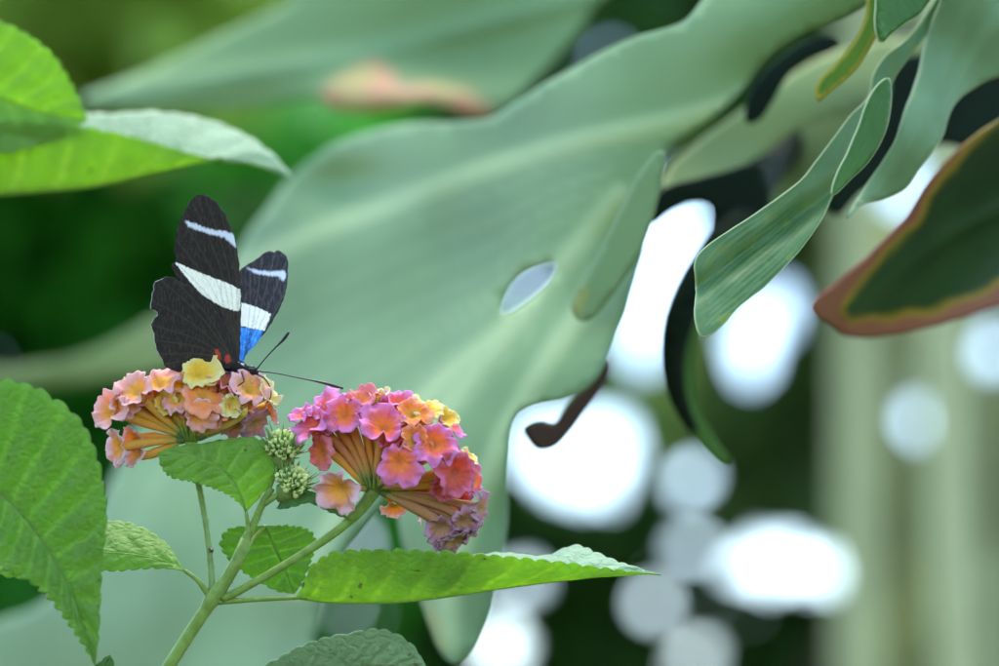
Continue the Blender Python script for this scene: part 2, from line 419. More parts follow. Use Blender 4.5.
shrub('shrub', 'olive yellow-green bush blurred in the top left corner', 'bush', M['far_olive'], -460, 260, -230, 120, 4.0, 4.6, 700, .16, 12)
shrub('evergreen_shrub', 'very dark blurred bush behind and below the large pale lobed leaf', 'bush', M['far_dark'], 200, 1150, 330, 980, 6.0, 7.4, 3600, .16, 13)
shrub('evergreen_tree', 'dark blurred tree whose crown fills the gaps above the pale leaves', 'tree', M['far_dark'], 180, 1900, -350, 420, 7.0, 8.6, 4800, .2, 14)
shrub('shrub', 'mid green hazy bush behind the curled leaf tip at right', 'bush', M['far_mid'], 690, 1000, 170, 520, 5.2, 6.0, 620, .15, 15)
shrub('bamboo_clump', 'pale olive blurred clump behind the canes at the right edge', 'bamboo', M['far_pale'], 880, 1350, 130, 820, 4.6, 5.2, 900, .2, 16, droop=1.2, aspect=.2)

def cane(x, D, r, mat, label, seed, lean=0.0):
    rnd = random.Random(seed)
    b = VD(x, 600, D); b.z = 0
    t = thing('cane', label, 'cane', b, 'upright canes in the blurred background')
    path = []; rr = []
    H = 2.6; n = 66
    for i in range(n):
        z = H * i / (n - 1); path.append(b + Vector((lean * z + .012 * math.sin(z * 3 + seed), .01 * math.cos(z * 2.3 + seed), z)))
        k = (z / .22) % 1.0; rr.append(r * (1 - .12 * z / H) * (1 + (.10 if k < .08 or k > .92 else 0)))
    V, F = tube_geo(path, rr, 16); obj('culm', V, F, mat, t)
cane(962, 3.0, .019, M['cane'], 'palest cane, blurred, just inside the right edge of the photo', 1)
cane(872, 3.4, .018, M['cane'], 'pale olive cane left of the palest one, below the brown edged leaf', 2)
cane(1042, 3.4, .03, M['cane'], 'pale cane mostly cut by the right edge of the photo', 4)

# ------------------------------------------------------------------ large lobed leaves behind
def petiole(parent, mat, pts, r0, r1):       # pts: (x, y, D)
    a = spl(pts, 40); path = [VD(*q) for q in a]; path[-1].z = min(path[-1].z, 0.0)
    V, F = tube_geo(path, list(np.linspace(r0, r1, len(path))), 12); return obj('petiole', V, F, mat, parent)

def dM(x, y):
    s = (x - 450) * -0.937 + (y - 660) * -0.349
    D = 0.895 + 0.00062 * 60 * math.log(1 + math.exp(s / 60.0))
    return D + 0.006 * math.sin((x * 0.35 + y) * 0.018) + 0.006 * nz(x, y, .012, 4.4) + .014 * math.exp(-((x - 350) / 55) ** 2 - ((y - 185) / 28) ** 2)
V1 = [(760, 95), (690, 118), (573, 144), (495, 168), (417, 195), (300, 242), (200, 290), (110, 350)]
V2 = [(700, 135), (680, 150), (604, 203), (534, 236), (490, 271), (400, 312), (306, 358), (200, 430), (120, 540)]
V3 = [(655, 190), (600, 285), (555, 350), (500, 450), (455, 570), (450, 640)]
V4 = [(590, 235), (520, 320), (440, 385), (360, 480), (300, 590)]
SV = [[(620, 195), (560, 270), (470, 380), (400, 480)]]
bigleaf = thing('lobed_leaf', 'very large pale grey green lobed leaf filling the middle behind the butterfly', 'leaf', VD(1210, 4200, 1.12))
bigleaf.location.z = 0
outM = [(285, 185), (310, 160), (350, 138), (400, 125), (450, 122), (490, 118), (520, 100), (573, 68), (632, 38), (680, 24), (712, -10), (760, -70), (900, -60), (870, 0),
        (835, 22), (800, 36), (770, 58), (745, 88), (715, 118), (690, 135), (668, 150), (660, 180), (648, 230), (628, 300), (606, 360), (590, 385), (565, 400), (530, 408),
        (513, 425), (508, 480), (505, 540), (495, 590), (480, 640), (458, 664), (440, 650), (425, 610), (408, 560), (398, 520), (392, 492), (384, 500), (365, 525), (338, 560), (325, 600),
        (312, 650), (300, 720), (100, 760), (-60, 720), (-40, 640), (40, 605), (80, 560), (105, 500), (130, 440), (170, 380), (215, 300), (245, 240), (270, 205)]
mm = big_leaf_mat('large grey green leaf', PALE, PALE2, (.40, .50, .22), 20, edge=(.17, .27, .13), ew=(1, 7), yel=(.42, .34, .05), ns=14)
holeM = [(502, 312), (505, 297), (520, 276), (545, 265), (557, 266), (549, 283), (530, 300), (512, 312)]
for f in (.25, .5, .75):
    for A_, B_ in ((V1, V2), (V2, V4), (V2, V3)):
        a_, b_ = spl(A_, 12), spl(B_, 12); SV.append([tuple(a_[i] * (1 - f) + b_[i] * f) for i in range(2, 11)])
obj_M = blade('leaf_lobe', outM, dM, mm, bigleaf, sp=9, veins=[V1, V2, V3, V4] + SV, holes=[holeM], ridge=.0014,
              masks={'yel': [(424, 600), (436, 604), (446, 630), (448, 652), (436, 645), (426, 622)]})
blade('leaf_lobe', [(80, 100), (120, 82), (170, 60), (230, 30), (290, 0), (330, -50), (650, -50), (600, 0), (575, 35), (540, 75), (505, 108), (490, 116), (465, 114), (430, 101), (400, 108), (370, 113), (335, 109),
      (318, 97), (260, 106), (200, 110), (140, 112)], lambda x, y: 1.17 + .0001 * (300 - x) + -.0001 * (y - 100) + .006 * math.sin(x * .014 + y * .02) - .03 * math.exp(-((x - 400) / 90) ** 2 - ((y - 100) / 30) ** 2),
      M['burnt'], bigleaf, sp=9, veins=[[(640, -20), (420, 40), (250, 75), (90, 100)]], ridge=.004,
      masks={'burn': [(316, 98), (338, 76), (372, 58), (392, 72), (402, 88), (430, 82), (465, 88), (490, 104), (492, 118), (462, 118), (430, 104), (400, 111), (370, 115), (335, 112)]})
blade('leaf_lobe', [(-60, 372), (0, 368), (60, 360), (110, 343), (150, 320), (200, 290), (260, 250), (310, 300), (220, 350), (150, 374), (100, 381), (50, 387), (0, 388), (-60, 390)],
      lambda x, y: 1.27 + .02 * math.sin(x * .02), M['pale'], bigleaf, sp=9)
blade('leaf_lobe', [(664, 150), (657, 200), (641, 250), (616, 290), (592, 318), (577, 319), (572, 302), (590, 270), (615, 222), (640, 172)],
      lambda x, y: .895 + .0002 * (660 - x), M['pale'], bigleaf, sp=6, masks={'yel': [(574, 318), (574, 300), (584, 284), (590, 290), (582, 314)]})
blade('withered_tip', [(527, 430), (541, 423), (555, 425), (566, 410), (576, 398), (592, 380), (607, 358), (611, 366), (604, 384), (592, 402), (581, 417), (570, 432), (555, 447), (541, 450), (532, 442)], lambda x, y: .925 + .0004 * (x - 527), M['withered'], bigleaf, sp=4, wob=.6)
petiole(bigleaf, M['pale'], [(860, -50, .93), (960, -190, .95), (1130, -260, 1.0), (1230, -60, 1.05), (1250, 600, 1.08), (1220, 2000, 1.1), (1210, 3300, 1.12), (1210, 4600, 1.14)], .004, .010)

back = thing('lobed_leaf', 'pale green leaf partly hidden beneath the big leaf, with a dark curled slit above it', 'leaf', VD(1260, 3600, 1.2)); back.location.z = 0
blade('leaf_lobe', [(660, 192), (672, 165), (700, 140), (740, 112), (790, 75), (840, 50), (900, 38), (960, 20), (960, 110), (900, 104), (850, 112), (800, 128), (770, 150), (740, 172), (700, 184)],
      lambda x, y: .985 + .0002 * (x - 660) + .0001 * (120 - y) + .002 * math.sin(y * .05), M['pale'], back, sp=7)
blade('leaf_lobe', [(736, 214), (736, 150), (785, 110), (830, 95), (880, 90), (872, 140), (832, 190), (794, 232), (764, 244)], lambda x, y: 1.05 + .0001 * (110 - y), M['pale'], back, sp=7)
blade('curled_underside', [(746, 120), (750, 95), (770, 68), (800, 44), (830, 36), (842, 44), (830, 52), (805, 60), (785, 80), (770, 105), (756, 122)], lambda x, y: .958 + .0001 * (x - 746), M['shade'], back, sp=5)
petiole(back, M['pale'], [(940, 60, 1.04), (1080, -20, 1.08), (1230, 120, 1.14), (1260, 900, 1.18), (1260, 2400, 1.2), (1260, 4600, 1.24)], .004, .009)

dk = thing('dark_stem', 'dark curved stem bending down between the two tall white sky gaps', 'stem', VD(1180, 3600, 1.1)); dk.location.z = 0
blade('shade_sheet', [(650, 225), (663, 190), (700, 178), (755, 164), (766, 180), (771, 215), (768, 246), (742, 272), (715, 290), (706, 262), (712, 214), (706, 204), (690, 203), (670, 212)],
      lambda x, y: .955 + .0001 * (x - 650), M['shade'], dk, sp=7)  # dark sheet across the hollow, its shade carried by the colour
blade('shade_sheet', [(826, 196), (862, 150), (885, 110), (900, 60), (960, 50), (1080, 30), (1080, 190), (985, 160), (955, 146), (925, 148), (905, 162), (890, 188), (868, 188), (850, 204), (838, 216)],
      lambda x, y: 1.0 + .0001 * (x - 826), M['shade'], dk, sp=8)  # added sheet whose dark colour stands in for the shaded void
a = spl([(1150, -20, 1.22), (980, 20, 1.18), (840, 90, 1.13), (765, 170, 1.01), (735, 225, .962), (697, 280, .952), (676, 330, .948), (674, 380, .948), (690, 425, .952), (722, 464, .96)], 50)
rr = np.interp(np.linspace(0, 1, 50), [0, .5, .62, .8, 1], [.006, .005, .0044, .0034, .0004])
V, F = tube_geo([VD(*q) for q in a], list(rr), 14); obj('curved_stalk', V, F, M['dark_stem'], dk)
blade('rolled_leaf', [(690, 318), (697, 322), (692, 360), (695, 395), (705, 422), (718, 444), (728, 458), (724, 466), (712, 458), (696, 438), (684, 410), (681, 370)], lambda x, y: .951 + .0002 * (x - 690), M['soft'], dk, sp=4)
petiole(dk, M['dark_stem'], [(1150, -20, 1.22), (1185, 200, 1.15), (1190, 900, 1.1), (1180, 2400, 1.1), (1180, 4700, 1.12)], .006, .010)

# the hanging leaf that is in focus at right
hang = thing('hanging_leaf', 'sharp blue green twisted leaf tip hanging in front of the pale leaves at upper right', 'leaf', VD(1130, 3700, .9)); hang.location.z = 0
outC = [(694, 264), (700, 252), (720, 236), (760, 210), (800, 180), (830, 142), (850, 116), (868, 97), (873, 75), (886, 55), (905, 40), (922, 20), (940, -10), (960, -50), (985, -50), (952, 0), (930, 30), (912, 54), (897, 74), (889, 92),
        (889, 102), (884, 130), (868, 158), (848, 178), (836, 190), (818, 226), (790, 262), (765, 286), (740, 306), (725, 323), (709, 336), (699, 334), (694, 312), (696, 292), (695, 276)]
VC = [[(697, 287), (720, 262), (760, 228), (810, 180), (850, 130), (872, 100)], [(700, 300), (740, 270), (800, 215), (850, 150)], [(700, 315), (735, 290), (780, 255), (825, 205)], [(701, 270), (745, 232), (800, 190), (840, 142)],
      [(705, 326), (730, 303), (760, 282)], [(905, 50), (935, 5), (955, -30)]]
_up = spl([(696, 270), (720, 237), (760, 211), (800, 181), (830, 143), (850, 117), (868, 98)], 30); _lo = spl([(704, 334), (725, 322), (765, 285), (790, 261), (818, 225), (836, 190), (872, 120)], 30)
VC += [[tuple(_up[i] * (1 - k / 13) + _lo[i] * k / 13) for i in range(1, 30, 3)] for k in range(1, 13)]
def dC(x, y):
    base = .832 + .00016 * (x - 700) + .00005 * (300 - y)
    t = (x - 698) * .58 + (y - 287) * .81      # distance across the crease
    return base + .0035 * math.exp(-(t / 10.0) ** 2) - .00012 * max(0, t) + .0012 * nz(x, y, .03, 2)
blade('leaf_blade', outC, dC, M['curl'], hang, sp=1.7, veins=VC, ridge=.00012, wob=.8, thick=.0004,
      masks={'yel': [(803, 200), (809, 196), (808, 206), (802, 208)]})
blade('folded_margin', [(889, 78), (891, 100), (886, 130), (870, 160), (850, 180), (833, 196), (832, 186), (838, 170), (848, 150), (858, 126), (866, 104), (876, 86)], lambda x, y: .8455 + .0002 * (x - 840), M['inner'], hang, sp=4,
      veins=[[(884, 90), (872, 130), (845, 178)], [(878, 95), (862, 130), (842, 170)]], thick=.0004, wob=.5)
blade('leaf_tip', [(862, -50), (866, 0), (862, 25), (850, 45), (835, 64), (819, 80), (815, 94), (819, 102), (832, 90), (850, 76), (868, 52), (879, 30), (886, 8), (884, -50)], lambda x, y: .865 + .0001 * (880 - x), M['yellowing'], hang, sp=5, veins=[[(874, -40), (874, 20), (845, 66), (818, 95)]], thick=.0004)
blade('leaf_tip', [(878, -50), (875, 0), (874, 20), (876, 34), (882, 43), (890, 36), (905, 23), (925, 8), (950, -50)], lambda x, y: .846 + .0002 * (x - 876), M['inner'], hang, sp=4.5, veins=[[(900, -40), (886, 10), (881, 38)], [(915, -40), (895, 15), (883, 38)], [(888, -40), (880, 10), (880, 34)], [(930, -40), (908, 10), (886, 36)]], thick=.0004)
petiole(hang, M['stem'], [(920, -40, .86), (990, -120, .87), (1090, -100, .88), (1130, 300, .89), (1130, 1200, .9), (1130, 2500, .9), (1130, 4500, .9)], .003, .007)

rt = thing('pale_leaf', 'pale glaucous leaf with a wavy edge hanging down from the top right corner', 'leaf', VD(1320, 3800, 1.0)); rt.location.z = 0
blade('leaf_blade', [(960, -60), (940, 0), (926, 40), (918, 75), (905, 110), (895, 140), (880, 165), (862, 190), (849, 210), (848, 219), (864, 204), (885, 198), (905, 188), (918, 170), (940, 140), (952, 108), (970, 90), (999, 76), (1060, 60), (1080, -60)],
      lambda x, y: .868 + .00012 * (x - 850) + .004 * math.sin((x - y) * .03), M['pale_right'], rt, sp=6, veins=[[(990, -40), (950, 60), (900, 160), (855, 212)], [(1040, -20), (985, 40), (940, 110)]], ridge=.0015)
petiole(rt, M['pale_right'], [(1040, 0, .9), (1180, -60, .93), (1300, 200, .97), (1320, 1200, 1.0), (1320, 2600, 1.0), (1320, 4600, 1.02)], .003, .008)

br = thing('brown_edged_leaf', 'dark green leaf with a broad brown and yellow margin at the right edge', 'leaf', VD(1400, 3800, 1.0)); br.location.z = 0
blade('leaf_blade', [(1080, 80), (999, 120), (950, 158), (925, 188), (905, 218), (870, 254), (840, 280), (815, 301), (812, 312), (830, 325), (845, 335), (870, 337), (910, 332), (950, 322), (999, 307), (1080, 280)],
      lambda x, y: .905 + .0001 * (x - 812) + .006 * math.sin((x + y) * .022) + .00012 * (y - 200), M['brown'], br, sp=5, veins=[[(1060, 180), (940, 240), (850, 310)]], ridge=.002)
_b = br.children[0].data; _e = []
for v, a_ in zip(_b.vertices, _b.attributes['edge'].data):
    p_ = v.co + br.location - CAM; d_ = p_.dot(FW); x_ = 499.5 + p_.dot(RT) / d_ / K; y_ = 333 - p_.dot(UP) / d_ / K
    up_ = (y_ < 318 - (x_ - 812) * .42)
    _e.append(a_.value + (min(16, max(0, x_ - 868) * .16) if up_ else 0) - max(0, 26 - abs(x_ - 822)) * .5)
_b.attributes['edge'].data.foreach_set('value', _e)
petiole(br, M['stem'], [(1060, 180, .93), (1240, 150, .95), (1380, 400, .98), (1400, 1300, 1.0), (1400, 2600, 1.0), (1400, 4600, 1.02)], .003, .008)

# ------------------------------------------------------------------ lantana
def rleaf(name, parent, mid, halves, mats, teeth=22, amp=2.2, nv=12, slope=.22, puff=1.3, dz=0.0, nu=150, nvv=16, bulge=3.0, rib=1.6, seed=0):
    """a leaf from its midrib curve and one margin curve for each half; scalloped margin, puckered between the side veins"""
    mc = spl(mid, nu); V = []; F = []; A = []; MI = []
    for h, e in enumerate(halves):
        ec = spl([mid[0]] + e + ([mid[-1]] if tuple(e[-1]) != tuple(mid[-1]) else []), nu); b = len(V)
        grid = []
        for i in range(nu):
            u = i / (nu - 1); d = ec[i] - mc[i]; L = np.linalg.norm(d); dn = d / max(L, 1e-6)
            tang = mc[min(i + 1, nu - 1)] - mc[max(i - 1, 0)]; nrm = np.cross(tang, d); q = np.linalg.norm(nrm); nrm = nrm / q if q > 1e-6 else np.array([0, 0, -1.])
            if nrm[2] > 0: nrm = -nrm
            tooth = 1.7 * amp * (abs(math.sin(math.pi * (teeth * u + .35 * nz(u * teeth, seed, .5, h)))) ** .75 - .45) * min(1, 6 * u, 10 * (1 - u) + .15) * (.7 + .5 * nz(u * 40, seed, 1, 5))
            row = []
            for j in range(nvv):
                v = (j / (nvv - 1)) ** .9
                wv = (u - slope * v * (1 - .4 * v)) * nv + .3 * h
                wv += .10 * nz(u * 9, v * 3, 1, seed + h); fr = abs(wv - round(wv)); vein = math.exp(-(fr / .09) ** 2) * (1 - .55 * v)
                wgt = max(0, (v - .8) / .2) ** 1.3
                p = mc[i] + d * v + dn * tooth * wgt
                fade = min(1, L / 15.0)
                p = p + nrm * (bulge * .6 * math.sin(math.pi * v) * fade + 1.8 * puff * (math.cos(2 * math.pi * wv) * -.5) * math.sin(math.pi * min(1, v * 1.05)) * fade * 1.0 + .8 * nz(p[0], p[1], .09, seed) * v)
                row.append(len(V)); V.append(P(p[0], p[1], p[2] + dz)); A.append(max(vein, math.exp(-(v * L / 2.2) ** 2)))
            grid.append(row)
        for i in range(nu - 1):
            for j in range(nvv - 1): F.append((grid[i][j], grid[i + 1][j], grid[i + 1][j + 1], grid[i][j + 1])); MI.append(h)
    tv, tf = tube_geo([P(a_[0], a_[1], a_[2] + dz) for a_ in mc[::3]], list(np.linspace(rib * .6, .25, len(mc[::3])) * S), 8)
    b = len(V); V += tv; F += [tuple(i + b for i in f) for f in tf]; A += [.8] * len(tv); MI += [0] * len(tf)
    o = obj(name, V, F, mats[0], parent, {'vein': A}, thick=.00018)
    for m_ in mats[1:]: o.data.materials.append(m_)
    o.data.polygons.foreach_set('material_index', [min(k, len(mats) - 1) for k in MI])
    return o

lant = thing('lantana_plant', 'flowering plant in focus bearing two pink and orange flower heads under the butterfly', 'flowering plant', P(0, 4029, 0)); lant.location.z = 0
tube('stem', [(0, 4060, 0), (0, 3000, 0), (10, 2000, 0), (30, 1300, 0), (70, 900, 0), (130, 730, 0), (168, 668, 0), (192, 630, 0), (214, 598, 0), (224, 584, 0), (240, 556, 0), (247, 540, 0)],
     [14, 12, 10, 8, 7, 6.5, 6.2, 6.4], M['stem'], lant, 160, 16, .06, hairs=9000)
tube('stem', [(236, 562, 2), (246, 540, 3), (256, 518, 4), (264, 500, 4), (272, 488, 4)], [5.5, 4.6, 4, 3.6], M['stem'], lant, 20, 12, .05, hairs=220)
tube('peduncle', [(212, 592, 2), (210, 560, 4), (205, 520, 4), (199, 487, 3), (194, 462, 2), (190, 442, 0)], [3.8, 3.0, 3.0, 3.4, 5.5], M['stem_pale'], lant, 30, 12, .05, hairs=260)
tube('peduncle', [(222, 600, -2), (250, 585, -4), (290, 562, -5), (330, 536, -4), (352, 518, -2), (366, 502, 0), (374, 490, 0)], [4.2, 4.0, 4.2, 4.8, 7.5], M['stem'], lant, 36, 12, .05, hairs=420)
tube('node', [(204, 612, 0), (211, 601, 0), (218, 592, 0), (226, 580, 0)], [5.5, 8.2, 8.4, 5.5], M['stem'], lant, 14, 14)
def lleaf(mid, halves, mats, pet=None, **kw):
    o = rleaf('leaf', lant, mid, halves, mats, **kw)
    if pet:
        dz = kw.get('dz', 0); tube('petiole', pet, [3.4, 2.4, 2.0], M['stem'], o, 20, 10, .05)
    return o
L_ = M['lant']
lleaf([(296, 598, 0), (340, 603, -2), (400, 602, -5), (460, 595, -6), (520, 586, -4), (590, 578, 0), (640, 574, 3), (661, 575, 5)],
      [[(301, 589, -8), (307, 575, -22), (318, 561, -32), (342, 552, -42), (390, 551, -48), (450, 553, -48), (500, 557, -40), (560, 563, -25), (615, 570, -8)],
       [(306, 590, 15), (340, 574, 60), (400, 566, 90), (450, 560, 100), (500, 553, 100), (545, 556, 90), (575, 546, 78), (600, 555, 52), (640, 570, 18)]],
      [L_, M['lant_pale']], [(218, 602, -2), (250, 600, 0), (296, 598, 0)], teeth=25, amp=5.0, nv=10, bulge=4, puff=2.6)
lleaf([(246, 512, 0), (238, 490, -8), (225, 472, -15), (208, 460, -20), (185, 453, -26), (158, 453, -30)],
      [[(262, 494, 2), (277, 470, 5), (278, 455, 5), (270, 445, 2), (252, 438, -2), (222, 440, -8), (196, 445, -18), (175, 447, -25)],
       [(241, 505, -6), (228, 494, -14), (208, 486, -22), (190, 481, -28), (172, 477, -32), (162, 467, -32)]], [L_], [(246, 546, 0), (248, 530, -1), (246, 512, 0)], teeth=17, amp=2.4, nv=8, bulge=3)
lleaf([(266, 526, 30), (275, 548, 40), (285, 570, 50), (294, 594, 55)],
      [[(250, 526, 30), (228, 530, 30), (221, 545, 35), (232, 562, 40), (252, 577, 48), (276, 590, 52)], [(285, 526, 35), (305, 529, 45), (315, 540, 50), (310, 562, 52), (302, 582, 54)]],
      [M['lant_mid']], [(243, 552, 10), (254, 538, 24), (266, 526, 32)], teeth=15, amp=3, nv=7)
lleaf([(185, 571, 0), (165, 562, -2), (140, 556, -5), (110, 553, -8), (70, 552, -12), (30, 560, -15), (-10, 572, -18)],
      [[(179, 563, 5), (170, 548, 15), (150, 532, 25), (130, 524, 30), (108, 521, 30), (80, 522, 28), (40, 537, 15)], [(178, 570, -6), (156, 568, -8), (125, 570, -12), (100, 571, -14), (60, 574, -16), (20, 578, -18)]],
      [L_], [(208, 594, 0), (197, 580, 0), (185, 571, 0)], teeth=17, amp=2.4, nv=8)
lleaf([(250, 694, 90), (300, 678, 90), (360, 668, 80), (426, 666, 70)],
      [[(258, 672, 80), (290, 652, 70), (320, 640, 65), (350, 634, 60), (380, 630, 60), (402, 638, 62), (416, 650, 66)], [(280, 720, 95), (340, 716, 90), (400, 694, 80)]],
      [M['lant_pale']], [(120, 740, 0), (180, 722, 50), (250, 694, 90)], teeth=14, amp=2.6)
lleaf([(277, 508, 2), (292, 499, -2), (307, 497, -6), (328, 507, -10), (352, 521, -12)],
      [[(284, 497, -2), (297, 491, -6), (310, 491, -8), (330, 503, -10)], [(281, 509, -4), (296, 506, -8), (310, 503, -10), (330, 512, -12)]], [M['lant_dark']], None, teeth=9, amp=1.2, nv=5, puff=.6, bulge=1, rib=1)

# florets: a curved tube that opens into a ruffled limb of four lobes
def floret(parent, base, limb, n, R, pal, seed, rt=4.6):
    R = R * 1.06; rnd = random.Random(seed); G = Geo()
    b, l = P(*base), P(*limb); nv = N3(*(c + rnd.gauss(0, .14) for c in n)); Lr = R * S
    Ln = (l - b).length; d0 = (l - b).normalized()
    p1 = b + d0 * Ln * .4 + N3(rnd.uniform(-.4, .4), .2, rnd.uniform(-.3, .3)) * Ln * .06
    p2 = l - nv * Ln * .34; path = []; nT = 16
    for i in range(nT):
        t = i / (nT - 1); path.append(b * (1 - t) ** 3 + p1 * 3 * t * (1 - t) ** 2 + p2 * 3 * t * t * (1 - t) + l * t ** 3)
    rr = [S * (1.7 + (rt - 1.7) * min(1, (i / (nT - 1)) * 1.7) ** .8 * (1 + .12 * math.sin(i * .9 + seed)) + (.9 if i > nT - 4 else 0)) for i in range(nT)]
    tv, tf = tube_geo(path, rr, 12, caps=False)
    cols = []
    for i in range(nT):
        t = i / (nT - 1); c = np.array(pal[4]) * (1 - min(1, t * 3)) + np.array(pal[3]) * min(1, t * 3)
        c = c * (1 - max(0, t - .75) * 4) + np.array(pal[0]) * max(0, t - .75) * 4
        cols += [c] * 12
    G.add(tv, tf, cols)
    # calyx at the foot
    cv, cf = tube_geo([path[0], path[1], path[3].lerp(path[2], .5)], [S * 2.3, S * 2.9, S * 2.5], 8, caps=False); G.add(cv, cf, np.array((.12, .20, .05)))
    u = nv.cross(Vector((rnd.uniform(-1, 1), rnd.uniform(-1, 1), rnd.uniform(-1, 1)))).normalized(); w_ = nv.cross(u)
    rnd_l = rnd.uniform(.15, .27); nth, nr = 64, 11; V = []; C = []; ph = rnd.uniform(0, 6.3); k1 = rnd.choice((6, 7, 9)); asym = rnd.uniform(.10, .28); pa = rnd.uniform(0, 6.3)
    droop = rnd.uniform(-.35, .42); ruf = rnd.uniform(.05, .12); r0 = rr[-1] / Lr
    for i in range(nr):
        t = i / (nr - 1)
        for k in range(nth):
            th = 2 * math.pi * k / nth
            notch = abs(math.sin(2 * th)) if True else 0
            lob = 1 - rnd_l * math.exp(-(math.sin(2 * th) / .30) ** 2)
            rad = lob * (1 + asym * math.cos(th - pa)) * (1 + .05 * math.sin(11 * th + ph) + .05 * nz(th * 3, seed, 1.0, 2))
            q = r0 + (rad - r0) * t
            z = .26 * (1 - (1 - t) ** 2) * (1 - droop) - droop * .55 * t * t * abs(math.cos(2 * th)) + ruf * t * t * math.sin(k1 * th + ph) + .30 * t * nz(q * math.cos(th) * 2, q * math.sin(th) * 2, 1.2, seed * 1.7) + .10 * t * t * nz(q * math.cos(th) * 6, q * math.sin(th) * 6, 1.0, seed * 2.3)
            z += .14 * t * math.exp(-(math.sin(2 * th) / .3) ** 2)
            V.append(l + (u * math.cos(th) + w_ * math.sin(th)) * (q * Lr) + nv * (z * Lr))
            x = t + .12 * nz(th * 2, t * 3, 1.3, seed)
            c0, c1, c2 = (np.array(pal[j]) for j in range(3))
            c = c0 + (c1 - c0) * min(1, max(0, (x - .17) / .31)) if x < .48 else c1 + (c2 - c1) * min(1, (x - .48) / .34)
            C.append(c * (1 + .10 * nz(th * 4, t, 1, seed + 9)))
    V.append(l - nv * (.22 * Lr)); C.append(np.array(pal[0]) * .8)
    F = [(nth * nr, (k + 1) % nth, k) for k in range(nth)]
    for i in range(nr - 1):
        for k in range(nth): F.append((i * nth + k, i * nth + (k + 1) % nth, (i + 1) * nth + (k + 1) % nth, (i + 1) * nth + k))
    G.add(V, F, C)
    return obj('floret', G.v, G.f, M['petal'], parent, cols=G.c, thick=.00006)
OT, GB = (.84, .43, .05), (.36, .38, .07)
PAL = {'pink': ((.86, .21, .02), (.82, .15, .15), (.76, .24, .48), (.70, .32, .07), GB),
       'magenta': ((.82, .15, .06), (.78, .16, .28), (.76, .29, .56), (.70, .30, .10), GB),
       'orange': ((.80, .34, .03), (.85, .22, .03), (.84, .34, .16), OT, GB),
       'salmon': ((.78, .25, .06), (.74, .17, .13), (.72, .24, .26), OT, GB),
       'red': ((.66, .12, .05), (.62, .08, .06), (.66, .16, .24), OT, GB),
       'yellow': ((.85, .52, .02), (.85, .60, .08), (.82, .70, .26), (.72, .46, .04), GB),
       'cream': ((.82, .60, .08), (.80, .66, .22), (.78, .70, .38), (.68, .46, .08), GB),
       'peach': ((.85, .42, .04), (.84, .36, .22), (.82, .46, .42), OT, GB),
       'lilac': ((.84, .42, .05), (.80, .38, .24), (.80, .54, .58), OT, GB),
       'blush': ((.86, .44, .04), (.84, .38, .22), (.82, .48, .44), OT, GB),
       'mauve': ((.50, .26, .12), (.46, .22, .24), (.48, .26, .34), (.52, .26, .10), GB)}
def head(label, recept, florets, seed, spread=3.0):
    G = Geo(); rnd = random.Random(seed)
    rx, ry, rz = recept
    V, F = tube_geo([P(rx, ry + 5, rz), P(rx, ry + 1, rz), P(rx, ry - 4, rz), P(rx, ry - 9, rz)], [S * 4.5, S * 6.5, S * 6, S * 2], 14); G.add(V, F)
    for k in range(16):                       # narrow bracts round the foot
        a_ = 2 * math.pi * k / 16; dx, dz_ = math.cos(a_), math.sin(a_)
        p = [P(rx + dx * 5, ry + 1, rz + dz_ * 5), P(rx + dx * 12, ry - 8 - rnd.uniform(0, 4), rz + dz_ * 12), P(rx + dx * 17, ry - 20 - rnd.uniform(0, 5), rz + dz_ * 16)]
        V, F = tube_geo(p, [S * 1.6, S * 1.7, S * .3], 6, .5); G.add(V, F)
    o = obj('flower_head', G.v, G.f, M['stem'], lant); o['label'] = label
    more = []
    for (lx, ly, lz, n, R, pal) in florets:     # younger, smaller florets crowded between the open ones
        if lz < 12 and n[1] > -.2 and -.6 < n[0] < .6:
            a_ = rnd.uniform(0, 6.28); q = R * .95
            more.append((lx + q * math.cos(a_), ly + 3 + q * .7 * abs(math.sin(a_)), lz + rnd.uniform(3, 10), (n[0] + rnd.gauss(0, .4), n[1] + rnd.gauss(0, .4), n[2]), R * rnd.uniform(.5, .75), pal))
    for i, (lx, ly, lz, n, R, pal) in enumerate(florets + more):
        a_ = math.atan2(ly - ry, lx - rx)
        floret(o, (rx + spread * math.cos(a_) * 1.6, ry - 2 + spread * .5 * math.sin(a_), rz + max(-4, min(4, lz * .15))), (lx, ly, lz), n, R, PAL[pal], seed * 100 + i)
    return o
